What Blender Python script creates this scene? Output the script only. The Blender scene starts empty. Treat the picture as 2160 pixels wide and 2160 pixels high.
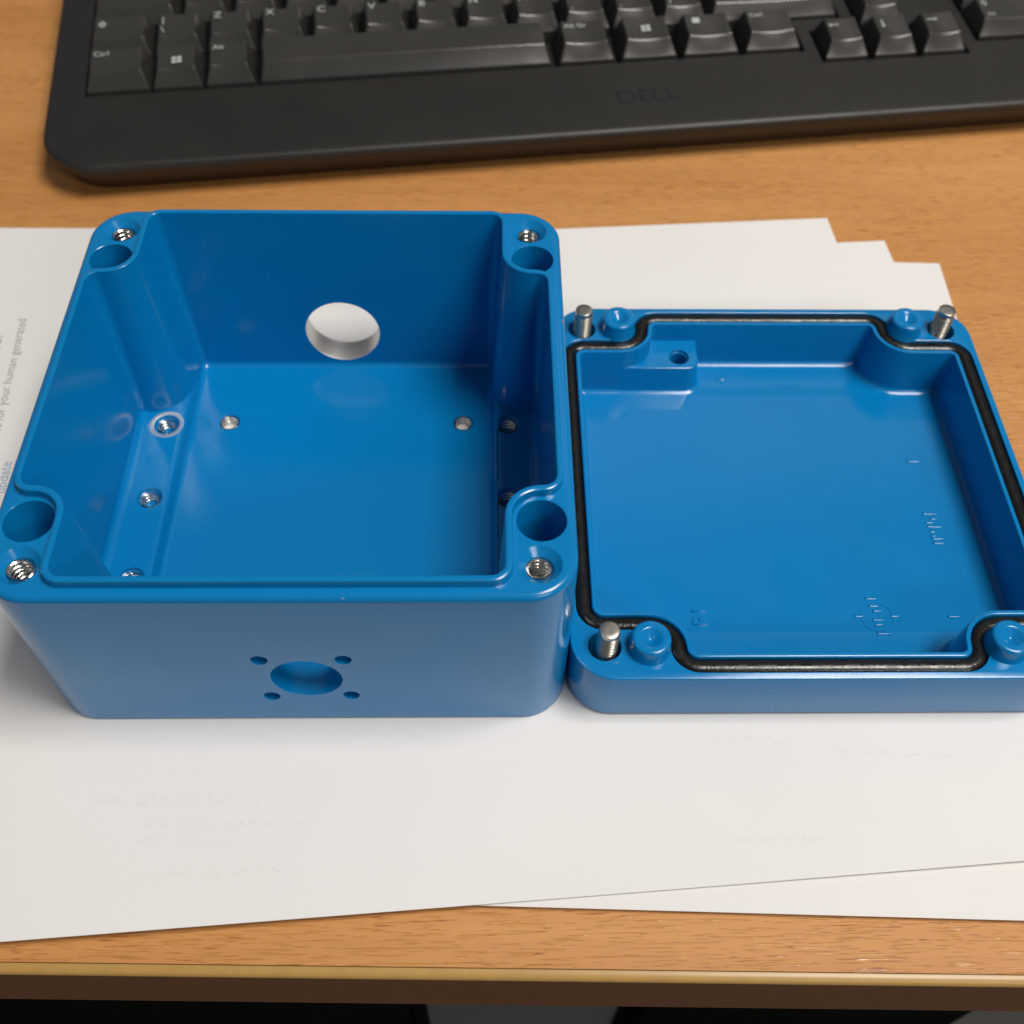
import bpy, bmesh, math, random
from mathutils import Vector, Matrix
from mathutils.geometry import tessellate_polygon
random.seed(7)
S = 0.001                      # all shapes below are written in millimetres
PI = math.pi
scene = bpy.context.scene
COL = scene.collection

# ------------------------------------------------------------------ camera
cam = bpy.data.cameras.new('camera'); cam_o = bpy.data.objects.new('camera', cam); COL.objects.link(cam_o)
RT = Vector((0.999798051, -0.012674291, 0.015595475)); UP = Vector((0.000979545, 0.805854309, 0.592113058))
FW = Vector((0.020072294, 0.591978205, -0.805703983))
CP = Vector((0.103808735, -0.113180587, 0.237763942))
M = Matrix.Identity(4)
for i in range(3):
    M[i][0] = RT[i]; M[i][1] = UP[i]; M[i][2] = -FW[i]; M[i][3] = CP[i]
cam_o.matrix_world = M
cam.sensor_width = 36.0; cam.sensor_fit = 'HORIZONTAL'; cam.lens = 36.0 * 2266.28 / 2160.0
cam.clip_start = 0.005; cam.clip_end = 20.0
cam.dof.use_dof = True; cam.dof.focus_distance = 0.250; cam.dof.aperture_fstop = 16.5
scene.camera = cam_o

# ------------------------------------------------------------------ light: a room lit by ceiling luminaires
world = bpy.data.worlds.new('World'); scene.world = world; world.use_nodes = True
bg = world.node_tree.nodes['Background']; bg.inputs[0].default_value = (0.95, 0.97, 1.0, 1); bg.inputs[1].default_value = 0.115
def lamp(name, loc, sx, sy, power, col, aim):
    l = bpy.data.lights.new(name, 'AREA'); l.shape = 'RECTANGLE'; l.size = sx; l.size_y = sy
    l.energy = power; l.color = col
    o = bpy.data.objects.new(name, l); COL.objects.link(o); o.location = loc
    d = Vector(aim) - Vector(loc); o.rotation_euler = d.to_track_quat('-Z', 'Y').to_euler()
    return o
WARM = (1.0, 0.95, 0.885)
lamp('ceiling_luminaire', (0.90, -0.10, 1.95), 0.72, 0.8, 43.5, WARM, (0.90, -0.10, 0))
lamp('ceiling_luminaire', (1.70, -2.25, 1.95), 1.45, 0.6, 36.0, WARM, (1.70, -2.25, 0))
lamp('ceiling_luminaire', (0.98, 2.0, 1.95), 1.00, 0.9, 1.3, WARM, (0.98, 2.0, 0))
scene.view_settings.view_transform = 'Standard'; scene.view_settings.look = 'None'
scene.view_settings.exposure = 0.0; scene.view_settings.gamma = 1.0
scene.view_settings.use_curve_mapping = False
scene.render.engine = 'CYCLES'
scene.render.resolution_x = 1024; scene.render.resolution_y = 1024

# ------------------------------------------------------------------ materials
def mat(name):
    m = bpy.data.materials.new(name); m.use_nodes = True
    nt = m.node_tree; b = nt.nodes['Principled BSDF']
    return m, nt, b
def N(nt, kind, **kw):
    n = nt.nodes.new(kind)
    for k, v in kw.items(): setattr(n, k, v)
    return n
def noise(nt, scale, detail=3.0, vec=None, rough=0.5):
    n = N(nt, 'ShaderNodeTexNoise'); n.inputs['Scale'].default_value = scale
    n.inputs['Detail'].default_value = detail; n.inputs['Roughness'].default_value = rough
    if vec is not None: nt.links.new(vec, n.inputs['Vector'])
    return n
def coords(nt, scale=(1, 1, 1), rot=(0, 0, 0)):
    tc = N(nt, 'ShaderNodeTexCoord'); mp = N(nt, 'ShaderNodeMapping')
    mp.inputs['Scale'].default_value = scale; mp.inputs['Rotation'].default_value = rot
    nt.links.new(tc.outputs['Object'], mp.inputs['Vector']); return mp.outputs['Vector']
def ramp(nt, fac, stops):
    r = N(nt, 'ShaderNodeValToRGB'); e = r.color_ramp.elements
    while len(e) < len(stops): e.new(0.5)
    for k, (p, c) in enumerate(stops):
        e[k].position = p; e[k].color = (c[0], c[1], c[2], 1) if not isinstance(c, (int, float)) else (c, c, c, 1)
    nt.links.new(fac, r.inputs['Fac']); return r.outputs['Color']
def bump(nt, b, height, strength, dist, prev=None):
    n = N(nt, 'ShaderNodeBump'); n.inputs['Strength'].default_value = strength; n.inputs['Distance'].default_value = dist
    nt.links.new(height, n.inputs['Height'])
    if prev is not None: nt.links.new(prev, n.inputs['Normal'])
    nt.links.new(n.outputs['Normal'], b.inputs['Normal']); return n.outputs['Normal']
def mix(nt, a, bcol, fac, mode='MIX'):
    n = N(nt, 'ShaderNodeMix', data_type='RGBA', blend_type=mode)
    for s, v in ((n.inputs['Factor'], fac), (n.inputs['A'], a), (n.inputs['B'], bcol)):
        if hasattr(v, 'is_output'): nt.links.new(v, s)
        elif isinstance(v, (int, float)): s.default_value = v
        else: s.default_value = (v[0], v[1], v[2], 1)
    return n.outputs['Result']

MT = {}
def blue_paint():
    m, nt, b = mat('blue_enamel')
    v = coords(nt)
    n1 = noise(nt, 35, 4, v)
    c = ramp(nt, n1.outputs['Fac'], [(0.3, (0.001, 0.184, 0.464)), (0.7, (0.001, 0.191, 0.480))])
    nt.links.new(c, b.inputs['Base Color'])
    n2 = noise(nt, 45, 5, v, 0.65)
    r = ramp(nt, n2.outputs['Fac'], [(0.35, 0.145), (0.7, 0.215)])
    nt.links.new(r, b.inputs['Roughness'])
    b.inputs['IOR'].default_value = 1.5
    n3 = noise(nt, 700, 2, v)
    p = bump(nt, b, n3.outputs['Fac'], 0.10, 0.00003)
    vo = N(nt, 'ShaderNodeTexVoronoi'); vo.inputs['Scale'].default_value = 75; nt.links.new(v, vo.inputs['Vector'])
    sp = ramp(nt, vo.outputs['Distance'], [(0.0, 1.0), (0.035, 0.0)]); p = bump(nt, b, sp, 0.8, 0.00010, p)
    v2 = coords(nt, (60, 900, 2600)); n4 = noise(nt, 1.0, 3, v2)
    bump(nt, b, n4.outputs['Fac'], 0.06, 0.00002, p)
    return m
MT['blue'] = blue_paint()
def steel(name, col, rough, var=0.12):
    m, nt, b = mat(name); b.inputs['Metallic'].default_value = 1.0
    v = coords(nt); n1 = noise(nt, 4000, 3, v)
    c = ramp(nt, n1.outputs['Fac'], [(0.3, tuple(x * 0.94 for x in col)), (0.7, col)])
    nt.links.new(c, b.inputs['Base Color'])
    r = ramp(nt, n1.outputs['Fac'], [(0.3, rough + var), (0.7, rough)]); nt.links.new(r, b.inputs['Roughness'])
    return m
MT['steel'] = steel('screw_steel', (0.62, 0.59, 0.52), 0.28, 0.04)
MT['insert'] = steel('insert_steel', (0.78, 0.77, 0.74), 0.15, 0.04)
MT['bare'] = steel('bare_aluminium', (0.85, 0.84, 0.82), 0.42)
def rubber():
    m, nt, b = mat('black_rubber'); v = coords(nt)
    b.inputs['Base Color'].default_value = (0.006, 0.006, 0.006, 1)
    n1 = noise(nt, 1400, 3, v); n2 = noise(nt, 350, 2, v)
    r = ramp(nt, n2.outputs['Fac'], [(0.35, 0.20), (0.65, 0.34)]); nt.links.new(r, b.inputs['Roughness'])
    p = bump(nt, b, n1.outputs['Fac'], 0.5, 0.00008)
    bump(nt, b, n2.outputs['Fac'], 0.35, 0.0002, p)
    return m
MT['rubber'] = rubber()
def paper(name, col):
    m, nt, b = mat(name); v = coords(nt)
    n1 = noise(nt, 14, 3, v); c = ramp(nt, n1.outputs['Fac'], [(0.3, tuple(x * 0.975 for x in col)), (0.7, col)])
    nt.links.new(c, b.inputs['Base Color']); b.inputs['Roughness'].default_value = 0.85
    b.inputs['Specular IOR Level'].default_value = 0.25
    n2 = noise(nt, 2200, 3, v); bump(nt, b, n2.outputs['Fac'], 0.15, 0.00004)
    return m
MT['paper'] = paper('white_paper', (0.78, 0.768, 0.755))
MT['paper2'] = paper('cream_paper', (0.775, 0.763, 0.748))
def plain(name, col, rough, spec=0.5, metal=0.0):
    m, nt, b = mat(name); b.inputs['Roughness'].default_value = rough; b.inputs['Metallic'].default_value = metal
    b.inputs['Specular IOR Level'].default_value = spec
    v = coords(nt); n1 = noise(nt, 300, 3, v)
    c = ramp(nt, n1.outputs['Fac'], [(0.3, tuple(x * 0.9 for x in col)), (0.7, col)])
    nt.links.new(c, b.inputs['Base Color']); return m
MT['ink'] = plain('grey_print_ink', (0.36, 0.35, 0.34), 0.9, 0.1)
MT['blue_ink'] = plain('blue_print_ink', (0.36, 0.46, 0.60), 0.9, 0.1)
MT['faint'] = plain('ink_seen_through_paper', (0.762, 0.750, 0.737), 0.9, 0.1)
MT['legend'] = plain('legend_print', (0.50, 0.52, 0.50), 0.6)
def black_plastic(name, col, rough, bs):
    m, nt, b = mat(name); v = coords(nt)
    n1 = noise(nt, 60, 4, v); c = ramp(nt, n1.outputs['Fac'], [(0.3, tuple(x * 0.85 for x in col)), (0.7, col)])
    nt.links.new(c, b.inputs['Base Color'])
    n0 = noise(nt, 25, 4, v); r = ramp(nt, n0.outputs['Fac'], [(0.3, rough - 0.05), (0.7, rough + 0.06)]); nt.links.new(r, b.inputs['Roughness'])
    n2 = noise(nt, 2500, 2, v); bump(nt, b, n2.outputs['Fac'], bs, 0.00004)
    return m
MT['kbd'] = black_plastic('keyboard_shell', (0.019, 0.0175, 0.015), 0.45, 0.5)
MT['key'] = black_plastic('keycap', (0.040, 0.038, 0.033), 0.26, 0.10); MT['key'].node_tree.nodes['Principled BSDF'].inputs['IOR'].default_value = 1.62
MT['logo'] = black_plastic('gloss_emblem', (0.011, 0.0105, 0.0095), 0.35, 0.0)
MT['pedestal'] = black_plastic('dark_pedestal', (0.004, 0.004, 0.004), 0.85, 0.0); MT['pedestal'].node_tree.nodes['Principled BSDF'].inputs['Specular IOR Level'].default_value = 0.02
MT['panel'] = plain('grey_panel', (0.13, 0.126, 0.12), 0.85, 0.1)
MT['floor'] = plain('grey_carpet', (0.25, 0.245, 0.235), 0.95, 0.1)
def wood():
    m, nt, b = mat('beech_laminate')
    va = coords(nt, (2.2, 26, 1)); n1 = noise(nt, 1.0, 5, va, 0.55); n1.inputs['Distortion'].default_value = 0.6
    vb = coords(nt, (9, 230, 1)); n2 = noise(nt, 1.0, 4, vb)
    c1 = ramp(nt, n1.outputs['Fac'], [(0.25, (0.51, 0.222, 0.060)), (0.5, (0.575, 0.268, 0.079)), (0.75, (0.635, 0.315, 0.100))])
    c2 = ramp(nt, n2.outputs['Fac'], [(0.3, (0.80, 0.76, 0.72)), (0.7, (1.06, 1.06, 1.06))])
    c = mix(nt, c1, c2, 0.35, 'MULTIPLY')
    vc = coords(nt, (170, 2300, 1)); n3 = noise(nt, 1.0, 1, vc)
    vd = coords(nt, (30, 90, 1)); n4 = noise(nt, 1.0, 2, vd)
    ad = N(nt, 'ShaderNodeMath', operation='MULTIPLY_ADD'); nt.links.new(n4.outputs['Fac'], ad.inputs[0]); ad.inputs[1].default_value = 0.35
    nt.links.new(n3.outputs['Fac'], ad.inputs[2])
    pores = ramp(nt, ad.outputs[0], [(0.80, 0.0), (0.87, 0.85)])
    c = mix(nt, c, (0.33, 0.115, 0.030), pores)
    nt.links.new(c, b.inputs['Base Color'])
    ve = coords(nt, (95, 1900, 1)); n5 = noise(nt, 1.0, 1, ve)
    r5 = ramp(nt, n5.outputs['Fac'], [(0.57, 0.0), (0.65, 1.0)])
    rr = ramp(nt, r5, [(0.0, 0.58), (1.0, 0.20)]); nt.links.new(rr, b.inputs['Roughness'])
    bump(nt, b, r5, 0.75, 0.00016)
    return m
MT['wood'] = wood()
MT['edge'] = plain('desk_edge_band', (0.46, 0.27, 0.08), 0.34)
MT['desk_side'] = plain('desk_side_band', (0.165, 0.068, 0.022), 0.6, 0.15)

# ------------------------------------------------------------------ mesh helpers
class MB:
    def __init__(s): s.v = []; s.f = []
    def loop(s, pts):
        a = len(s.v); s.v += [tuple(p) for p in pts]; return list(range(a, a + len(pts)))
    def strip(s, A, B, closed=True, skip=()):
        n = len(A)
        for k in range(n if closed else n - 1):
            if k in skip: continue
            j = (k + 1) % n; s.f.append((A[k], A[j], B[j], B[k]))
    def fill(s, loops):
        pts = [[Vector(s.v[i]) for i in l] for l in loops]; flat = [i for l in loops for i in l]
        for t in tessellate_polygon(pts): s.f.append(tuple(flat[i] for i in t))
    def lathe(s, prof, c=(0, 0), n=40, cap0=False, cap1=False):
        L = []
        for r, z in prof:
            L.append(s.loop([(c[0] + r * math.cos(2*PI*k/n), c[1] + r * math.sin(2*PI*k/n), z) for k in range(n)]))
        for a, b in zip(L, L[1:]): s.strip(a, b)
        if cap0: s.f.append(tuple(L[0]))
        if cap1: s.f.append(tuple(L[-1]))
        return L
    def build(s, name, material, parent=None, sharp=35, weld=True, smooth=True, bevel=None, flip=False):
        me = bpy.data.meshes.new(name); bm = bmesh.new()
        vs = [bm.verts.new((p[0]*S, p[1]*S, p[2]*S)) for p in s.v]
        for f in s.f:
            try: bm.faces.new([vs[i] for i in f])
            except ValueError: pass
        if weld:
            bmesh.ops.remove_doubles(bm, verts=bm.verts, dist=2e-7)
            bmesh.ops.dissolve_degenerate(bm, edges=bm.edges, dist=1e-8)
        bmesh.ops.recalc_face_normals(bm, faces=bm.faces)
        if flip: bmesh.ops.reverse_faces(bm, faces=bm.faces)
        if bevel:
            es = [e for e in bm.edges if len(e.link_faces) == 2 and e.calc_face_angle(0) > math.radians(25)]
            bmesh.ops.bevel(bm, geom=es, offset=bevel*S, segments=3, profile=0.6, affect='EDGES')
        for e in bm.edges:
            e.smooth = not (len(e.link_faces) == 2 and e.calc_face_angle(0) > math.radians(sharp))
        for f in bm.faces: f.smooth = smooth
        loose = [v for v in bm.verts if not v.link_faces]
        bmesh.ops.delete(bm, geom=loose, context='VERTS')
        bm.to_mesh(me); bm.free(); me.materials.append(material)
        o = bpy.data.objects.new(name, me); COL.objects.link(o)
        if parent is not None: o.parent = parent
        return o
def circle(cx, cy, r, z, n=40):
    return [(cx + r*math.cos(2*PI*k/n), cy + r*math.sin(2*PI*k/n), z) for k in range(n)]
def rpoly(vs, rs, n=8):
    """closed polygon with rounded corners; same point count whatever the radii"""
    out = []; m = len(vs)
    for k in range(m):
        p = Vector(vs[k]); a = (Vector(vs[k-1]) - p).normalized(); b = (Vector(vs[(k+1) % m]) - p).normalized()
        r = max(rs[k], 0.02); half = a.angle(b) / 2; t = r / math.tan(half)
        c = p + (a + b).normalized() * (r / math.sin(half))
        s0 = p + a*t - c; s1 = p + b*t - c
        a0 = math.atan2(s0.y, s0.x); da = math.atan2(s1.y, s1.x) - a0
        while da > PI: da -= 2*PI
        while da < -PI: da += 2*PI
        for j in range(n+1):
            an = a0 + da*j/n; out.append((c.x + r*math.cos(an), c.y + r*math.sin(an)))
    return out
def rrect(x0, y0, x1, y1, r, n=8):
    return rpoly([(x0, y0), (x1, y0), (x1, y1), (x0, y1)], [r]*4, n)
def z_(pts, z): return [(p[0], p[1], z) for p in pts]
def seal_path(W, D, ix, iy, rho, rc, hx, hy, n=8):
    """inner outline of the casting: straight sides, stepping round a round boss in each corner"""
    X, Y = hx + rho, hy + rho
    vs = [(X, iy), (W-X, iy), (W-X, Y), (W-ix, Y), (W-ix, D-Y), (W-X, D-Y), (W-X, D-iy), (X, D-iy), (X, D-Y), (ix, D-Y), (ix, Y), (X, Y)]
    c = max(rc, 0.3)
    rs = [c, c, rho, c, c, rho, c, c, rho, c, c, rho]
    return rpoly(vs, rs, n)
def empty(name, loc, rot=(0, 0, 0)):
    o = bpy.data.objects.new(name, None); o.empty_display_size = 0.01; COL.objects.link(o)
    o.location = loc; o.rotation_euler = rot; return o
def tag(o, label=None, cat=None, group=None, kind=None):
    for k, v in (('label', label), ('category', cat), ('group', group), ('kind', kind)):
        if v: o[k] = v
    return o
def text_mesh(name, body, size, material, parent, mtx, align='LEFT', extrude=0.0, mirror=False):
    cu = bpy.data.curves.new(name, 'FONT'); cu.body = body; cu.size = size*S; cu.align_x = align
    cu.extrude = extrude*S; cu.resolution_u = 3
    if extrude > 0.1: cu.bevel_depth = 0.06*S; cu.bevel_resolution = 1
    t = bpy.data.objects.new(name, cu); COL.objects.link(t)
    dg = bpy.context.evaluated_depsgraph_get(); me = bpy.data.meshes.new_from_object(t.evaluated_get(dg))
    bpy.data.objects.remove(t); bpy.data.curves.remove(cu)
    me.name = name; me.materials.clear(); me.materials.append(material)
    o = bpy.data.objects.new(name, me); COL.objects.link(o); o.parent = parent
    o.matrix_local = mtx @ (Matrix.Diagonal((-1, 1, 1, 1)) if mirror else Matrix.Identity(4))
    return o
def threaded(r_out, r_in, z0, z1, pitch, n=40, per=14, land=0.4):
    """helical thread surface between z0 and z1"""
    mb = MB(); steps = int(abs(z1 - z0) / pitch * per); L = []
    for i in range(steps + 1):
        z = z0 + (z1 - z0)*i/steps; row = []
        for k in range(n):
            ph = (z / pitch - k / n) % 1.0; tri = 1 - abs(2*ph - 1)
            tri = min(max((tri - land)/(1.0 - land), 0), 1)
            r = r_in + (r_out - r_in)*tri if land > 0 else r_out + (r_in - r_out)*min(max((tri + land)/(1.0 + land), 0), 1)
            row.append((r*math.cos(2*PI*k/n), r*math.sin(2*PI*k/n), z))
        L.append(mb.loop(row))
    for a, b in zip(L, L[1:]): mb.strip(a, b)
    return mb, L

# ------------------------------------------------------------------ setting: desk, under-desk, floor
ZT = -1.8                                                     # desk surface; the top sheet of paper is z = 0
def desk():
    root = empty('desk', (0, 0, 0)); tag(root, 'beech laminate desk with pale edge band, keyboard and papers on it', 'desk')
    ang = math.radians(-1.2); c, s = math.cos(ang), math.sin(ang)
    def P(x, y, z): return (108 + c*x - s*y, -56.6 + s*x + c*y, z)          # x along the front edge, y away from it
    A, B = -900, 900
    top = MB(); l = top.loop([P(A, 0.05, ZT), P(B, 0.05, ZT), P(B, 800, ZT), P(A, 800, ZT)]); top.f.append(tuple(l))
    l2 = top.loop([P(A, 800, ZT-25), P(B, 800, ZT-25), P(B, -2, ZT-25), P(A, -2, ZT-25)]); top.f.append(tuple(l2))
    top.f.append((l[3], l[2], l2[1], l2[0]))
    o = top.build('desk_top', MT['wood'], root, weld=False)
    eb = MB(); prof = [(-0.05, -0.6), (-0.07, -0.12), (-0.14, -0.05), (-0.6, -0.06), (-1.3, -0.2), (-1.8, -0.48), (-2.1, -0.9), (-2.2, -1.3)]
    L = [eb.loop([P(A, y, ZT+z), P(B, y, ZT+z)]) for y, z in prof]
    for a, b in zip(L, L[1:]): eb.f.append((a[0], a[1], b[1], b[0]))
    eb.build('edge_band', MT['edge'], root, weld=False)
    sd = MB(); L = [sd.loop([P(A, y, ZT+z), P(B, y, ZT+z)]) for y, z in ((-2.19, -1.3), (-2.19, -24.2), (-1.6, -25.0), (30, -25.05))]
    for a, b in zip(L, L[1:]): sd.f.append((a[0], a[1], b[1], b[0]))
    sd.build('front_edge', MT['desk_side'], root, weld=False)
    return root
desk_o = desk()
fl = MB(); l = fl.loop([(-1500, -1500, -745), (1800, -1500, -745), (1800, 1500, -745), (-1500, 1500, -745)]); fl.f.append(tuple(l))
tag(fl.build('floor', MT['floor']), kind='structure')
def pedestal(x0, x1, label):
    root = empty('drawer_pedestal', ((x0+x1)/2*S, 0.25, -0.744)); tag(root, label, 'pedestal', 'pedestals under the desk')
    w = (x1-x0)/2; y0 = -272; mb = MB(); pr = rrect(-w, y0, w, 250, 6, 4)
    a = mb.loop(z_(pr, 0)); b = mb.loop(z_(pr, 715)); mb.strip(a, b); mb.fill([a]); mb.fill([b]); mb.build('cabinet', MT['pedestal'], root)
    for k in range(3):
        d = MB(); q0 = rrect(-w+8, y0-8, w-8, y0+1, 2, 3); z0 = 20 + k*232
        a = d.loop(z_(q0, z0)); b = d.loop(z_(q0, z0+224)); d.strip(a, b); d.fill([a]); d.fill([b]); d.build('drawer_front', MT['pedestal'], root)
pedestal(-420, 82, 'black drawer pedestal under the left part of the desk')
pedestal(150.5, 289, 'narrow black pedestal under the right part of the desk')

_m = MB(); _r = rrect(60, -21, 176, -3, 1.5, 4); _a = _m.loop(z_(_r, -742)); _b = _m.loop(z_(_r, -28)); _m.strip(_a, _b); _m.fill([_a]); _m.fill([_b])
_m.build('modesty_panel', MT['panel'], desk_o)

# ------------------------------------------------------------------ paper
def sheet(label, cx, cy, ang, zt, lift=0.0, m='paper', w=297, h=210, ripple=0.0, seed=0):
    """A4 sheet lying lengthways; cx, cy its front-right corner"""
    root = empty('paper_sheet', (0, 0, 0)); rnd = random.Random(seed)
    tag(root, label, 'paper', 'sheets of paper under the box')
    a = math.radians(ang); ex = Vector((math.cos(a), math.sin(a))); ey = Vector((-math.sin(a), math.cos(a)))
    mb = MB(); nx, ny = 60, 48; top = []; bot = []; ph = rnd.random()*6
    for j in range(ny+1):
        t = j/ny; yy = h*(t**1.35)
        for i in range(nx+1):
            xx = -w*(1 - i/nx)
            p = Vector((cx, cy)) + ex*xx + ey*yy
            e = max(0.0, 1 - yy/34.0)
            z = zt + lift*e*e*(0.75 + 0.25*math.sin(xx*0.021 + ph)) + ripple*e*math.sin(xx*0.05 + ph)
            top.append(len(mb.v)); mb.v.append((p.x, p.y, z))
            bot.append(len(mb.v)); mb.v.append((p.x, p.y, z - 0.10))
    I = lambda i, j: j*(nx+1)+i
    for j in range(ny):
        for i in range(nx):
            q = (I(i, j), I(i+1, j), I(i+1, j+1), I(i, j+1))
            mb.f.append(tuple(top[k] for k in q)); mb.f.append(tuple(bot[k] for k in reversed(q)))
    edge = [I(i, 0) for i in range(nx)] + [I(nx, j) for j in range(ny)] + [I(i, ny) for i in range(nx, 0, -1)] + [I(0, j) for j in range(ny, 0, -1)]
    for k in range(len(edge)):
        p, q = edge[k], edge[(k+1) % len(edge)]; mb.f.append((top[p], bot[p], bot[q], top[q]))
    mb.build('sheet', MT[m], root, weld=False, sharp=40)
    return root, (Vector((cx, cy)), ex, ey, a)
sheetA, FA = sheet('white printed sheet on top of the pile with the blue box on it', 252.5, -33.6, 4.0, 0.0, 1.5, 'paper', seed=1)
sheet('white sheet showing as a wedge at the front right, its far corner farthest right', 246.5, -49.2, -2.0, -0.25, 0.35, 'paper2', h=214, seed=2)
sheet('white sheet with its corner sticking out highest behind the lid', 235.0, -21.2, 3.9, -0.50, 0.0, 'paper', seed=3)
sheet('white sheet reaching out from the pile at the left, lowest one', 180.0, -28.5, 0.0, -0.75, 0.0, 'paper2', seed=5)
# print on the top sheet
def on_A(x, y, rot, z=0.03): return Matrix.Translation((x*S, y*S, z*S)) @ Matrix.Rotation(math.radians(rot), 4, 'Z')
text_mesh('printed_line', 'ance for your human generated', 4.0, MT['ink'], sheetA, on_A(-41.4, 137, 95), 'RIGHT')
text_mesh('printed_line', 'micast Ltd, an', 4.0, MT['ink'], sheetA, on_A(-43.8-3.0, 129.5, 95), 'RIGHT')
text_mesh('printed_line', 'update', 4.2, MT['blue_ink'], sheetA, on_A(-31.0, 79.5, 95), 'RIGHT')
def scribble(x0, y0, x1, y1, amp, n, seed, width=0.30):
    """one line of handwriting on the back of the sheet, faintly showing through"""
    rnd = random.Random(seed); mb = MB(); dx, dy = x1-x0, y1-y0; t = 0.0
    while t < 0.97:
        L = min(rnd.uniform(0.10, 0.24), 0.99-t); m_ = int(14 + L*90); A = []; B = []; f1 = rnd.uniform(9, 13)/5.0; ph = rnd.random()*6; am = amp*rnd.uniform(0.6, 1.0)
        pts = []
        for j in range(m_+1):
            u = j/m_; x = x0 + dx*(t + L*u); q = x*f1
            pts.append((x + 0.16*math.sin(q*1.0 + ph + 1.2), y0 + dy*(t+L*u) + am*(0.65*math.sin(q + ph) + 0.35*math.sin(q*0.43 + 2*ph))))
        for j, p in enumerate(pts):
            n0 = pts[max(j-1, 0)]; n1 = pts[min(j+1, m_)]; d = Vector((n1[0]-n0[0], n1[1]-n0[1])); d = d.normalized() if d.length else Vector((1, 0))
            wd = width*(0.65+0.35*math.sin(j*0.8+ph))/2
            A.append((p[0]-d.y*wd, p[1]+d.x*wd, 0)); B.append((p[0]+d.y*wd, p[1]-d.x*wd, 0))
        mb.strip(mb.loop(A), mb.loop(B), False); t += L + rnd.uniform(0.03, 0.09)
    def zA(x, y):
        v = Vector((x, y)) - FA[0]; xx = v.dot(FA[1]); yy = v.dot(FA[2]); e = max(0, 1-yy/34.0)
        ph = random.Random(1).random()*6
        return 1.5*e*e*(0.75+0.25*math.sin(xx*0.021+ph)) + 0.035
    mb.v = [(p[0], p[1], zA(p[0], p[1])) for p in mb.v]
    mb.build('show_through_writing', MT['faint'], sheetA, weld=False)
for k, a in enumerate([(13.6, -19.9, 51.3, -20.2, 1.2, 15), (25.4, -25.5, 62.6, -25.8, 1.1, 13), (25, -29.2, 59.8, -29.8, 1.2, 12), (25, -37.4, 58.4, -36.1, 1.3, 9),
                       (156, -5.3, 176, -6.6, 1.3, 7), (186, -9.1, 216, -10.7, 0.9, 8), (158, -30.2, 181, -30.1, 1.1, 9)]):
    scribble(*a, seed=40+k)

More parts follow.
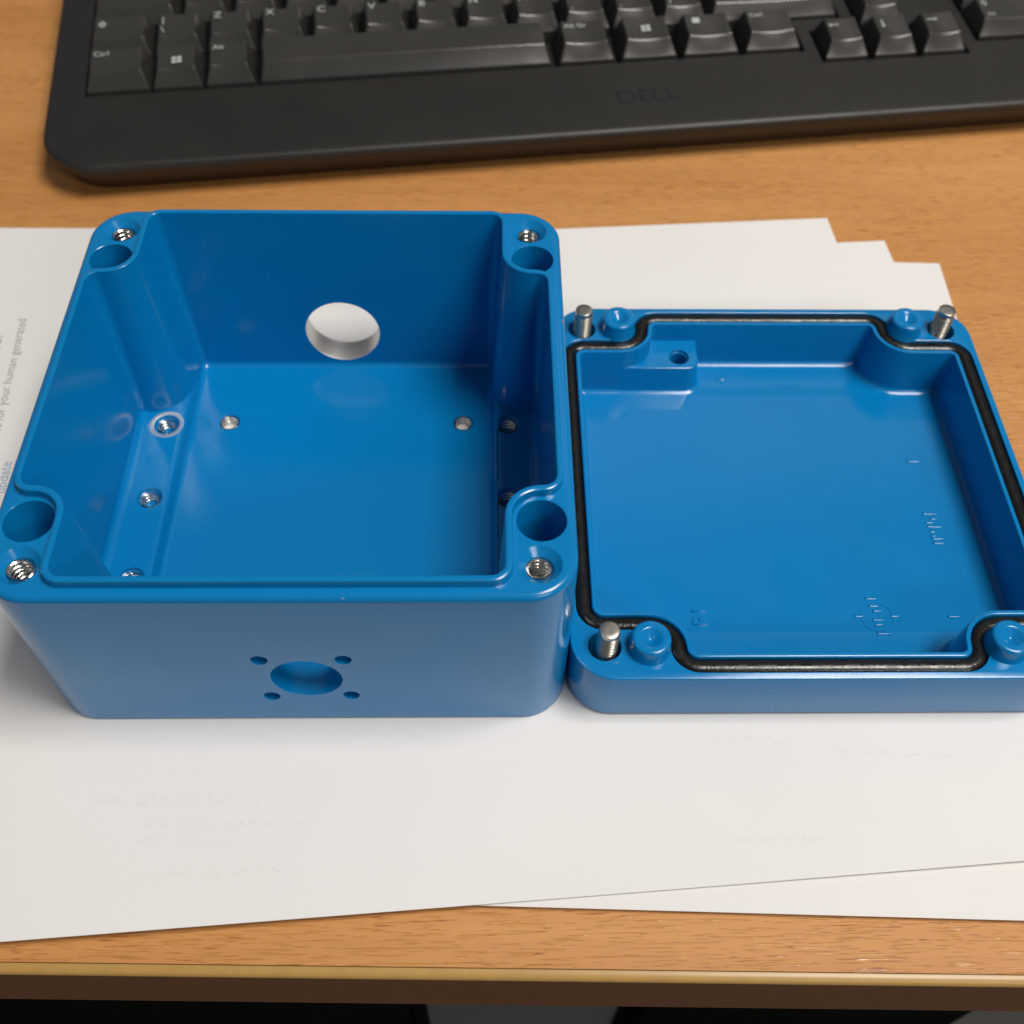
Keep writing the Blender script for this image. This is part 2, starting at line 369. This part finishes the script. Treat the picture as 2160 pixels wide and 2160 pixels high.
# ------------------------------------------------------------------ blue box (base of the enclosure)
W, D, H, LIP = 122.0, 121.2, 54.4, 2.4
ZF = 3.5                                                     # inner floor
HX, HY, RHO = 7.4, 19.4, 7.8                                 # mounting-hole boss
Z0 = 0.15                                                    # rests on the paper
def base_box():
    root = empty('enclosure_box', (0, 0, 0))
    tag(root, 'open deep blue painted metal box with drilled holes standing on white paper', 'box')
    NC = 10
    mb = MB()
    def outer(inset): return rrect(inset, inset, W-inset, D-inset, 10.6-inset, NC)
    # outside
    lo = [mb.loop(z_(outer(i), z)) for i, z in ((0.9, Z0), (0.4, Z0+0.1), (0.1, Z0+0.4), (0, Z0+0.9))]
    hi = [mb.loop(z_(outer(i), z)) for i, z in ((0, H-1.5), (0.07, H-1.05), (0.28, H-0.62), (0.62, H-0.28), (1.05, H-0.07), (1.5, H))]
    for a, b in zip(lo, lo[1:]): mb.strip(a, b)
    for a, b in zip(hi, hi[1:]): mb.strip(a, b)
    n1 = NC+1; front_k = NC; back_k = NC + 2*n1              # the straight edges front and back in the loops
    mb.strip(lo[-1], hi[0], True, skip=(front_k, back_k))
    # inner outline
    def inner(ix, iy, rho, rc): return seal_path(W, D, ix, iy, rho, rc, HX, HY, 8)
    o0 = (2.5, 2.7, RHO-1.6, 4.4); i0 = (3.9, 4.3, RHO, 2.9)
    def lerp(t): return tuple(a + (b-a)*t for a, b in zip(o0, i0))
    zt = H + LIP
    lipz = [(-0.30, H), (-0.12, H+0.05), (-0.03, H+0.18), (0, H+0.45), (0.0, zt-0.55), (0.08, zt-0.22), (0.28, zt-0.03), (0.42, zt), (0.66, zt), (0.84, zt-0.05), (0.96, zt-0.22), (1.0, zt-0.5)]
    lip = [mb.loop(z_(inner(*lerp(t)), z)) for t, z in lipz]
    # fillet foot of the lip
    for a, b in zip(lip, lip[1:]): mb.strip(a, b)
    bx, by, brho, brc = 5.2, 7.4, RHO+2.9, 1.6               # drafted wall, at the bottom
    FR = 1.7
    low = mb.loop(z_(inner(bx, by, brho, brc), ZF+FR))
    m = 9; fk = 8; bk = 8 + 6*m                              # straight front and back runs of the inner outline
    mb.strip(lip[-1], low, True, skip=(fk, bk))
    prev = low
    for j in range(1, 6):
        a = PI/2*j/5; d = FR*(1-math.cos(a)); zz = ZF + FR*(1-math.sin(a))
        cur = mb.loop(z_(inner(bx+d, by+d, brho+d, brc), zz)); mb.strip(prev, cur); prev = cur
    floor_loop = prev
    # flange with its eight holes
    mh = [(HX, HY), (W-HX, HY), (HX, D-HY+0.9), (W-HX, D-HY+0.9)]
    mh = [(x, y) for x, y in ((HX, HY), (W-HX, HY), (HX, D-HY), (W-HX, D-HY))]
    th = [(8.0, 8.3), (W-8.0, 8.3), (8.0, D-8.3), (W-8.0, D-8.3)]
    loops = [hi[-1], lip[0]]
    for c in mh:
        L = mb.lathe([(5.5, H), (5.35, H-0.12), (5.3, H-0.4), (5.0, 4.0), (0.5, 3.6)], c, 48, cap1=True); loops.append(L[0])
    for c in th:
        L = mb.lathe([(4.6, H), (4.5, H-0.1), (4.38, H-0.22), (3.0, H-1.55), (2.95, H-1.75), (2.95, H-16), (0.3, H-16.5)], c, 48, cap1=True); loops.append(L[0])
    mb.fill(loops)
    # floor and bottom, pierced by two tapped holes
    fh = [(29.1, 91.0), (96.0, 90.8)]
    f1 = []; f2 = []
    for c in fh:
        L = mb.lathe([(2.95, ZF), (2.85, ZF-0.12), (2.8, ZF-0.3), (2.8, Z0)], c, 36); f1.append(L[0]); f2.append(L[-1])
    mb.fill([floor_loop] + f1); mb.fill([lo[0]] + f2)
    # front wall with the connector cut-out, back wall with the gland hole
    def wall(kk_o, kk_i, yout, holes, nseg=48, wall_part=None):
        n_o = len(hi[0]); n_i = len(low)
        ol = [lo[-1][kk_o], lo[-1][(kk_o+1) % n_o], hi[0][(kk_o+1) % n_o], hi[0][kk_o]]
        il = [low[kk_i], low[(kk_i+1) % n_i], lip[-1][(kk_i+1) % n_i], lip[-1][kk_i]]
        za, zb = mb.v[il[0]][2], mb.v[il[2]][2]; ya, yb = mb.v[il[0]][1], mb.v[il[2]][1]
        oh = []; ih = []
        for x, z, r in holes:
            s = -1 if yout == 0 else 1
            def ring(rr, side, off=0.0):
                p = []
                for k in range(nseg):
                    X = x + rr*math.cos(2*PI*k/nseg); Z = z + rr*math.sin(2*PI*k/nseg)
                    Y = yout - s*off if side == 0 else ya + (yb-ya)*(Z-za)/(zb-za) + s*off
                    p.append((X, Y, Z))
                return p
            a = mb.loop(ring(r+0.12, 0)); d = mb.loop(ring(r+0.12, 1)); oh.append(a); ih.append(d)
            tgt = wall_part or mb
            if wall_part:
                a2 = tgt.loop(ring(r+0.12, 0)); d2 = tgt.loop(ring(r+0.12, 1))
            else: a2, d2 = a, d
            b = tgt.loop(ring(r, 0, 0.12)); c = tgt.loop(ring(r, 1, 0.12))
            tgt.strip(a2, b); tgt.strip(b, c); tgt.strip(c, d2)
        mb.fill([ol] + oh); mb.fill([il] + ih)
    wall(front_k, fk, 0.0, [(62.5, 20.6, 8.0), (53.3, 29.1, 1.85), (71.6, 29.2, 1.85), (53.4, 12.0, 1.85), (71.7, 12.3, 1.85)])
    rim = MB(); wall(back_k, bk, D, [(61.0, 16.4, 10.6)], 64, rim)
    body = mb.build('casting', MT['blue'], root, sharp=28)
    rim.build('bare_hole_edge', MT['bare'], root)
    # tapped inserts in the four corners
    t, L = threaded(2.9, 2.3, 0, -14, 1.3)
    ins = t.build('threaded_insert', MT['insert'], root, sharp=40, flip=True)
    ins.location = (th[0][0]*S, th[0][1]*S, (H-1.62)*S)
    def again(src, loc):
        o = src.copy(); COL.objects.link(o); o.parent = root; o.location = [v*S for v in loc]; return o
    for c in th[1:]: again(ins, (c[0], c[1], H-1.62))
    t, L = threaded(2.78, 2.35, 0, -3.2, 1.1)
    f = t.build('tapped_hole', MT['insert'], root, sharp=40, flip=True); f.location = (fh[0][0]*S, fh[0][1]*S, (ZF-0.12)*S)
    again(f, (fh[1][0], fh[1][1], ZF-0.12))
    # raised mounting ledges along both side walls
    ZL = 7.6
    def ledge(x_wall, x_in, hx_):
        g = MB(); s = 1 if x_in > x_wall else -1
        x0, x1 = sorted((x_wall, x_in))
        ins_ = [(-1.2, ZF-0.05), (-0.55, ZF+0.12), (-0.1, ZF+0.5), (0.2, ZF+1.2), (0.6, ZL-0.9), (0.85, ZL-0.35), (1.2, ZL-0.06), (1.6, ZL)]
        if s > 0: f_ = lambda i: rrect(x0, 16, x1+1.4-i, D-16, 0.6, 4)
        else: f_ = lambda i: rrect(x0-1.4+i, 16, x1, D-16, 0.6, 4)
        LL = [g.loop(z_(f_(i), z)) for i, z in ins_]
        for a, b in zip(LL, LL[1:]): g.strip(a, b)
        rings = []
        for y in (35.2, 60.8, 86.6):
            L = g.lathe([(3.45, ZL), (3.3, ZL-0.12), (3.2, ZL-0.4), (3.1, ZL-0.9), (2.78, ZL-1.1), (2.78, 0.8), (0.2, 0.7)], (hx_, y), 40, cap1=True); rings.append(L[0])
        g.fill([LL[-1]] + rings)
        FL = []
        for k in range(7):
            an = PI/2*k/6; xx = 7.5 - 2.6*math.sin(an); zz = ZL - 0.01 + 2.6*(1-math.cos(an))
            if s < 0: xx = W - xx
            FL.append(g.loop([(xx, 20, zz), (xx, D-20, zz)]))
        for a, b in zip(FL, FL[1:]): g.f.append((a[0], a[1], b[1], b[0]))
        o = g.build('mounting_ledge', MT['blue'], root)
        for y in (35.2, 60.8, 86.6):
            it = threaded_cache(o, (hx_, y, ZL-0.95))
        for y in (48.0, 74.0):                                # ejector-pin marks
            r = MB(); r.lathe([(2.62, ZL-0.02), (2.55, ZL+0.07), (2.35, ZL+0.07), (2.28, ZL-0.02)], (hx_, y), 40); r.build('pin_mark', MT['blue'], o)
        return o
    cache = []
    def threaded_cache(par, loc):
        if not cache:
            t, L = threaded(2.76, 2.25, 0, -5.75, 1.2); o = t.build('threaded_insert', MT['insert'], par, sharp=40, flip=True); cache.append(o)
        else:
            o = cache[0].copy(); COL.objects.link(o); o.parent = par
        o.location = [v*S for v in loc]; return o
    lg = ledge(2.0, 17.2, 12.9)
    r = MB(); r.lathe([(4.8, ZL-0.02), (4.75, ZL+0.04), (3.7, ZL+0.05), (3.3, ZL-0.12), (3.2, ZL-0.9)], (12.9, 86.6), 44); r.build('bare_washer_ring', MT['bare'], lg)
    ledge(W-2.0, W-17.2+0.9, W-13.3)
    for x, y, rr in ((96.5, 57.3, 3.4), (27.5, 82.0, 2.6), (27.5, 58.0, 3.4), (97.0, 82.0, 2.6)):
        r = MB(); r.lathe([(rr+0.12, ZF-0.02), (rr+0.05, ZF+0.07), (rr-0.15, ZF+0.07), (rr-0.22, ZF-0.02)], (x, y), 48); r.build('pin_mark', MT['blue'], root)
    # small nicks where the paint has chipped to bare metal
    for x, y, z, rx, ry, tilt in ((W-0.45, 79.5, H-0.42, 0.55, 0.9, 45), (74.3, 0.42, H-0.40, 0.35, 0.16, 0)):
        c_ = MB(); rnd = random.Random(int(x*7)); pts = []
        for k in range(11):
            a = 2*PI*k/11; q = rnd.uniform(0.55, 1.0); pts.append((q*rx*math.cos(a), q*ry*math.sin(a), 0.0))
        c_.f.append(tuple(c_.loop(pts))); o = c_.build('paint_chip', MT['bare'], root, weld=False)
        o.location = (x*S, y*S, (z+0.03)*S); o.rotation_euler = (math.radians(45) if not tilt else 0, math.radians(tilt), 0)
    return root
base_box()

# ------------------------------------------------------------------ lid, lying upside down
LW, LD, HL = 121.2, 122.0, 18.4
LX, LY = 122.35, 0.6
GX, GY = 8.4, 18.6                                            # boss: distance from front/back edge, from side edge
def lid():
    root = empty('enclosure_cover', (LX*S, LY*S, 0), (0, 0, math.radians(-0.04)))
    tag(root, 'shallow blue painted lid lying inside up with black gasket round its cavity', 'lid')
    NC = 10; mb = MB()
    def outer(i): return rrect(i, i, LW-i, LD-i, 10.6-i, NC)
    zs = [(1.3, Z0), (0.6, Z0+0.2), (0.2, Z0+0.6), (0, Z0+1.3), (0, HL-0.45), (0.06, HL-0.25), (0.2, HL-0.08), (0.42, HL)]
    L = [mb.loop(z_(outer(i), z)) for i, z in zs]
    for a, b in zip(L, L[1:]): mb.strip(a, b)
    mb.fill([L[0]])
    def path(i, rho, rc):
        p = seal_path(LD, LW, i, i, rho, rc, GX, GY, 8); return [(y, x) for x, y in p]
    ic, rc_, cc = 3.7, 6.6, 4.6                               # centre line of the gasket
    def off(d): return path(ic+d, rc_+d, cc-d)
    g = 1.9
    prof = [(-g-0.15, HL), (-g-0.04, HL-0.06), (-g, HL-0.25), (-g, HL-2.2), (g, HL-2.2), (g, HL-0.3), (g+0.06, HL-0.08), (g+0.22, HL+0.1), (g+0.4, HL+0.16),
            (g+0.95, HL+0.16), (g+1.12, HL+0.1), (g+1.24, HL-0.06), (g+1.3, HL-0.3)]
    P = [mb.loop(z_(off(d), z)) for d, z in prof]
    for a, b in zip(P, P[1:]): mb.strip(a, b)
    FZ, FRR = 3.4, 1.6; prev = P[-1]; b0 = g+1.3+0.9
    low = mb.loop(z_(off(b0), FZ+FRR)); mb.strip(prev, low); prev = low
    for j in range(1, 6):
        a = PI/2*j/5; d = FRR*(1-math.cos(a)); zz = FZ + FRR*(1-math.sin(a))
        cur = mb.loop(z_(path(ic+b0+d, rc_+b0+d, cc-b0), zz)); mb.strip(prev, cur); prev = cur
    mb.fill([prev])
    sc = [(8.0, 8.7), (LW-8.3, 8.7), (8.0, LD-8.7), (LW-8.3, LD-8.7)]
    loops = [L[-1], P[0]]
    for c in sc:
        q = mb.lathe([(4.0, HL), (3.9, HL-0.1), (3.85, HL-0.35), (3.6, 1.2), (0.2, 1.1)], c, 44, cap1=True); loops.append(q[0])
    mb.fill(loops)
    mb.build('casting', MT['blue'], root, sharp=28)
    # gasket
    gk = MB(); gp = []
    for k in range(11):
        a = PI*k/10; gp.append((-1.88*math.cos(a), HL-1.2 + 1.25*math.sin(a)))
    gp = [(-1.88, HL-2.1)] + gp + [(1.88, HL-2.1)]
    G = [gk.loop(z_(off(d), z)) for d, z in gp]
    for a, b in zip(G, G[1:]): gk.strip(a, b)
    gk.build('gasket', MT['rubber'], root, sharp=60)
    # four round locating pegs with a conical dimple
    pg = MB(); pp = [(5.15, -0.3), (5.05, 0.12), (4.9, 0.4), (4.62, 3.7), (4.5, 4.15), (4.2, 4.4), (3.9, 4.5), (2.75, 4.5), (2.5, 4.42), (2.2, 4.2), (0.5, 3.05), (0.15, 2.95)]
    pg.lathe(pp, (0, 0), 48, cap1=True)
    p0 = pg.build('locating_peg', MT['blue'], root, sharp=50)
    pos = [(18.4, 8.5), (LW-19.2, 8.5), (18.4, LD-8.5), (LW-19.2, LD-8.5)]
    p0.location = (pos[0][0]*S, pos[0][1]*S, HL*S)
    for c in pos[1:]:
        o = p0.copy(); COL.objects.link(o); o.parent = root; o.location = (c[0]*S, c[1]*S, HL*S)
    # corner block with a blind hole
    bk = MB(); zb = 12.4
    def blk(fo, i): return rpoly([(18, LD-fo), (42.0-i, LD-fo), (42.0-i, LD-6.0), (18, LD-6.0)], [0.3, 3.6-i*0.5, 0.3, 0.3], 8)
    BL = [bk.loop(z_(blk(fo, i), z)) for fo, i, z in ((20.7, -1.7, FZ-0.05), (20.0, -1.2, FZ+0.14), (19.45, -0.7, FZ+0.55), (19.1, -0.45, FZ+1.5), (18.6, 0, zb-0.4), (18.5, 0.1, zb-0.14), (18.25, 0.35, zb))]
    for a, b in zip(BL, BL[1:]): bk.strip(a, b)
    q = bk.lathe([(3.05, zb), (2.95, zb-0.1), (2.9, zb-0.3), (2.85, zb-0.9), (2.55, zb-1.0), (2.4, 4.5), (0.2, 4.4)], (36.4, LD-14.0), 40, cap1=True)
    bk.fill([BL[-1], q[0]]); bk.build('corner_block', MT['blue'], root, sharp=28)
    # marks cast into the floor
    def T(x, y, rot): return Matrix.Translation((x*S, y*S, (FZ+0.03)*S)) @ Matrix.Rotation(math.radians(rot), 4, 'Z')
    text_mesh('cast_mark', 'P1', 6.0, MT['blue'], root, T(36.6, 22.6, 90), 'LEFT', 0.22)
    def bar(x, y, l, name='cast_stroke', w=0.7, rot=0.0):
        l += 0.7; w += 0.2
        b = MB(); c, s = math.cos(rot), math.sin(rot); Q = []
        for i, z in ((-0.08, FZ-0.03), (0.1, FZ+0.25), (0.22, FZ+0.36), (0.34, FZ+0.38)):
            r = rrect(-l/2+i, -w/2+i, l/2-i, w/2-i, 0.04, 2); Q.append(b.loop([(x+c*px-s*py, y+s*px+c*py, z) for px, py in r]))
        for a, d in zip(Q, Q[1:]): b.strip(a, d)
        b.fill([Q[-1]]); return b.build(name, MT['blue'], root, sharp=50)
    for x, y, l in ((101.0, 57.6, 3.2), (101.6, 55.9, 1.1), (100.2, 54.7, 1.5), (101.3, 53.3, 3.4), (100.3, 51.6, 0.8), (100.2, 50.2, 0.8), (101.3, 49.4, 2.5), (101.2, 47.9, 2.7), (100.9, 76.0, 3.1), (99.4, 25.2, 2.6)):
        bar(x, y, l)
    ring = MB(); ring.lathe([(4.35, FZ-0.02), (4.28, FZ+0.14), (4.1, FZ+0.14), (4.02, FZ-0.02)], (79.6, 25.2), 48); ring.build('cast_ring', MT['blue'], root)
    for x, y, l, w in ((75.0, 25.4, 1.7, .7), (84.2, 25.4, 1.7, .7), (79.4, 28.4, 2.0, .65), (80.0, 26.9, 1.6, .6), (79.8, 24.3, 2.3, .7), (79.6, 22.9, 1.4, .6), (79.2, 30.6, 2.4, .65), (80.2, 20.3, 2.6, .65)):
        bar(x, y, l, 'cast_stroke', w)
    ring = MB(); ring.lathe([(1.75, FZ-0.02), (1.68, FZ+0.13), (1.5, FZ+0.13), (1.42, FZ-0.02)], (50.2, 107.6), 32); ring.build('cast_ring', MT['blue'], root)
    bar(50.3, 107.6, 1.4)
    return root, sc
lid_o, screw_at = lid()
def screw(x, y, label, tilt=(0, 0), rz=0):
    root = empty('captive_screw', ((LX+x)*S, (LY+y)*S, 1.3*S), (math.radians(tilt[0]), math.radians(tilt[1]), rz))
    tag(root, label, 'screw', 'screws standing in the lid')
    return root
_t, _L = threaded(2.68, 2.02, 0, 22.9, 1.3, 40, 14, 0.06)
_a = _t.loop([(2.12*math.cos(2*PI*k/40), 2.12*math.sin(2*PI*k/40), 23.0) for k in range(40)]); _t.strip(_L[-1], _a)
_prev = _a
for _r, _z in ((2.36, 23.2), (2.4, 23.3), (2.4, 24.3), (2.34, 24.44), (2.22, 24.5), (1.0, 24.5)):
    _b = _t.loop([(_r*math.cos(2*PI*k/40), _r*math.sin(2*PI*k/40), _z) for k in range(40)]); _t.strip(_prev, _b); _prev = _b
_t.f.append(tuple(_prev))
shaft0 = None
for (x, y), lab, tl in ((( 8.5, 8.7), 'steel screw standing in the front corner hole of the lid, nearest the viewer', (0, 0)),
                        (( 8.2, 113.3), 'steel screw in the back corner hole of the lid, close against the box', (0, 0)),
                        ((112.6, 113.3), 'steel screw in the far right corner hole of the lid', (0.5, 1.0))):
    r = screw(x, y, lab, tl, random.random()*3)
    if shaft0 is None: shaft0 = _t.build('threaded_shaft', MT['steel'], r, sharp=50)
    else:
        o = shaft0.copy(); COL.objects.link(o); o.parent = r

# ------------------------------------------------------------------ keyboard
K0 = Vector((17.3, 203.1, 12.0)) * S
ka = math.atan2(238.7-203.1, 299.7-17.3); kt = math.radians(4.0)
def keyboard():
    root = empty('keyboard', K0); root.rotation_mode = 'XYZ'
    root.matrix_world = Matrix.Translation(K0) @ Matrix.Rotation(ka, 4, 'Z') @ Matrix.Rotation(kt, 4, 'X')
    tag(root, 'black desktop keyboard with worn grey legends lying behind the box', 'keyboard')
    X0, X1, Y0, Y1 = -66.5, 395.0, 0.0, 168.0
    mb = MB()
    def out(i): return rrect(X0+i, Y0+i, X1-i, Y1-i, 20-i*0.6, 10)
    def hbot(y, z): return (z - 12.0 - y*math.sin(kt))/math.cos(kt)
    prof = [(2.6, 0.0), (1.5, -0.12), (0.7, -0.45), (0.2, -1.0), (0, -1.8), (0.15, -3.2), (0.7, -3.4), (0.75, -3.9), (0.9, -4.6)]
    L = [mb.loop(z_(out(i), z)) for i, z in prof]
    b1 = mb.loop([(x, y, hbot(y, ZT+2.2)) for x, y in out(4.5)]); b2 = mb.loop([(x, y, hbot(y, ZT+0.05)) for x, y in out(6.5)])
    L += [b1, b2]
    for a, b in zip(L, L[1:]): mb.strip(a, b)
    mb.fill([b2])
    DEP = -3.5
    wells = [[(-53.4, 38.4), (231.6, 38.4), (231.6, 135.2), (-53.4, 135.2)],
             [(217.3, 30.6), (275.6, 30.6), (275.6, 50.4), (256.4, 50.4), (256.4, 69.6), (237.0, 69.6), (237.0, 50.4), (217.3, 50.4)]]
    wells[0] = [(-53.4, 38.2), (212.6, 38.2), (212.6, 57.6), (232.2, 57.6), (232.2, 135.2), (-53.4, 135.2)]
    wells.append([(280.6, 37.4), (358, 37.4), (358, 135.2), (280.6, 135.2)])
    holes = []
    for w in wells:
        r = rpoly(w, [0.6]*len(w), 3); a = mb.loop(z_(r, 0)); b = mb.loop(z_(r, DEP)); mb.strip(a, b); mb.fill([b]); holes.append(a)
    mb.fill([L[0]] + holes)
    mb.build('shell', MT['kbd'], root, sharp=30)
    # keys -----------------------------------------------------------
    cache = {}
    def keymesh(w, d, bar_):
        k = (round(w, 2), round(d, 2), bar_)
        if k in cache: return cache[k]
        g = MB(); n = 11; rows = []
        ti, tf, tb = 2.5, 4.8, 1.5
        for a in range(n):
            s = -1 + 2*a/(n-1); xb = s*w/2; xt = s*(w/2-ti)
            edge = min(1.0, (w/2 - abs(xb))/7.0) if w > 22 else None
            sag = -0.75*(1-s*s) if w <= 22 else -0.5*(1-s*s)
            if bar_: sag = 0.25*(1-s**6)
            h0 = DEP+0.6
            pts = [(xb, 0, h0), (xb*0.985, 0.35, 1.0), (xt, tf, 6.0+sag)]
            for t in (0.2, 0.5, 0.8):
                y = tf + (d-tf-tb)*t; pts.append((xt, y, 6.0+sag + 0.9*t + (0.5*math.sin(PI*t) if bar_ else -0.15*math.sin(PI*t))))
            pts += [(xt, d-tb, 6.9+sag), (xb*0.985, d-0.2, 1.0), (xb, d, h0)]
            rows.append(g.loop(pts))
        for a, b in zip(rows, rows[1:]): g.strip(a, b, False)
        for r in (rows[0], rows[-1]): g.f.append(tuple(r))
        o = g.build('key', MT['key'], root, sharp=32, bevel=0.45); cache[k] = o; return o
    used = set()
    def key(x0, x1, y0, leg=None, d=18.2, bar_=False):
        w = x1 - x0; src = keymesh(w, d, bar_)
        if src.name in used: o = src.copy(); COL.objects.link(o); o.parent = root
        else: o = src; used.add(src.name)
        o.location = ((x0+x1)/2*S, y0*S, 0)
        for t, dx, dy, size in (leg or []):
            s = max(-1, min(1, dx/(w/2-2.7))); h = 6.0 - 0.75*(1-s*s) + 0.9*(dy-4.2)/12.4 + 0.16
            m_ = Matrix.Translation((dx*S, dy*S, h*S)) @ Matrix.Rotation(math.radians(4.2), 4, 'X')
            if t == 'WIN':
                b = MB()
                for cx, cy in ((-.95, .85), (.95, 1.0), (-.95, -.95), (.95, -.8)):
                    q = [(cx-.8, cy-.75, 0), (cx+.8, cy-.55, 0), (cx+.8, cy+.85, 0), (cx-.8, cy+.6, 0)]; b.f.append(tuple(b.loop(q)))
                e = b.build('logo_flag', MT['legend'], o, weld=False); e.matrix_local = m_
                b = MB(); b.lathe([(2.75, 0.0), (2.55, 0.05), (2.5, 0.0)], (0, 0), 32); e = b.build('logo_ring', MT['key'], o); e.matrix_local = m_
            elif t in ('LEFT', 'DOWN', 'RIGHT', 'UP', 'SHIFT', 'MENU'):
                b = MB()
                if t == 'SHIFT': q = [(-1.7, 0), (0, 1.9), (1.7, 0), (.8, 0), (.8, -1.3), (-.8, -1.3), (-.8, 0)]; q2 = [(-.8, .25), (0, 1.1), (.8, .25), (.35, .25), (.35, -.9), (-.35, -.9), (-.35, .25)]
                elif t == 'MENU': q = [(-1.4, -1.4), (1.4, -1.4), (1.4, 1.4), (-1.4, 1.4)]; q2 = None
                else:
                    q = [(-2.2, 0), (-.9, .8), (-.9, .25), (2.0, .25), (2.0, -.25), (-.9, -.25), (-.9, -.8)]; q2 = None
                    an = {'LEFT': 0, 'DOWN': PI/2, 'RIGHT': PI, 'UP': -PI/2}[t]
                    q = [(math.cos(an)*x-math.sin(an)*y, math.sin(an)*x+math.cos(an)*y) for x, y in q]
                a = b.loop([(x, y, 0) for x, y in q])
                if q2: b.strip(a, b.loop([(x, y, 0) for x, y in q2]))
                else: b.fill([a])
                e = b.build('legend', MT['legend'], o, weld=False); e.matrix_local = m_
            else:
                text_mesh('legend', t, size, MT['legend'], o, m_)
        return o
    P = 19.05; G = 0.9
    r0, r1, r2, r3 = 39.0, 58.2, 77.3, 96.3
    cap = lambda w, t, sz=4.6: [(t, -w/2+3.3, 12.6, sz)]
    key(-52.8, -30.2, r0, cap(22.6, 'Ctrl', 3.4)); key(-29.4, -11.6, r0, [('WIN', 0.2, 9.2, 0)]); key(-10.8, 7.0, r0, cap(17.8, 'Alt', 3.4))
    key(8.0, 115.6, r0, None, bar_=True)
    key(118.2, 139.0, r0, cap(20.8, 'Alt Gr', 3.2)); key(141.8, 162.8, r0, [('WIN', 0, 10.8, 0)]); key(165.4, 186.6, r0, [('MENU', -4.0, 13.2, 0)]); key(189.4, 210.8, r0, cap(21.4, 'Ctrl', 3.2))
    key(218.4, 235.2, 31.4, [('LEFT', -3.2, 12.8, 0)], 18.0); key(237.6, 254.4, 31.4, [('DOWN', -3.2, 12.0, 0)], 18.0); key(256.8, 273.8, 31.4, [('RIGHT', -2.6, 12.8, 0)], 18.0)
    key(238.0, 255.0, 51.0, [('UP', -3.2, 12.0, 0)], 18.0)
    key(281.6, 318.0, 38.4, [('0', -14.6, 11.8, 4.2), ('Ins', -14.0, 6.2, 2.6)]); key(319.0, 337.0, 38.4, cap(18, '.')); key(338, 356, 38.4)
    key(-52.8, -30.2, r1, [('SHIFT', -6.0, 12.6, 0)]); key(-29.6, -11.5, r1, [('|', -5.6, 11.6, 4.4), ('\\', -5.8, 6.2, 4.4)])
    for k, c in enumerate('ZXCVBNM'): key(-10.6+k*P, -10.6+k*P+18.1, r1, cap(18.1, c))
    for k, (c, c2) in enumerate(((',', '<'), ('.', '>'), ('/', '?'))):
        x = -10.6+(7+k)*P; key(x, x+18.1, r1, [(c2, -5.8, 12.8, 3.8), (c, -5.4, 6.0, 4.6)])
    key(180.0, 230.8, r1, [('SHIFT', -19, 12.6, 0)])
    for k, c in enumerate('123'): key(281.6+k*P, 281.6+k*P+18.1, 57.6, cap(18.1, c))
    key(-52.8, -21.2, r2)
    for k, c in enumerate('ASDFGHJKL;\'#'): x = -20.3+k*P; key(x, x+18.1, r2, cap(18.1, c))
    key(208.4, 230.8, r2)
    for k, c in enumerate('456'): key(281.6+k*P, 281.6+k*P+18.1, 76.8, cap(18.1, c))
    key(-52.8, -26.0, r3)
    for k, c in enumerate('QWERTYUIOP[]'): x = -25.0+k*P; key(x, x+18.1, r3, cap(18.1, c))
    # maker's emblem pressed into the palm edge
    text_mesh('emblem', 'DELL', 10.5, MT['logo'], root, Matrix.Translation((135.5*S, 15.2*S, -0.02*S)) @ Matrix.Diagonal((1.0, 0.95, 1, 1)), 'LEFT', 0.04)
    return root
keyboard()
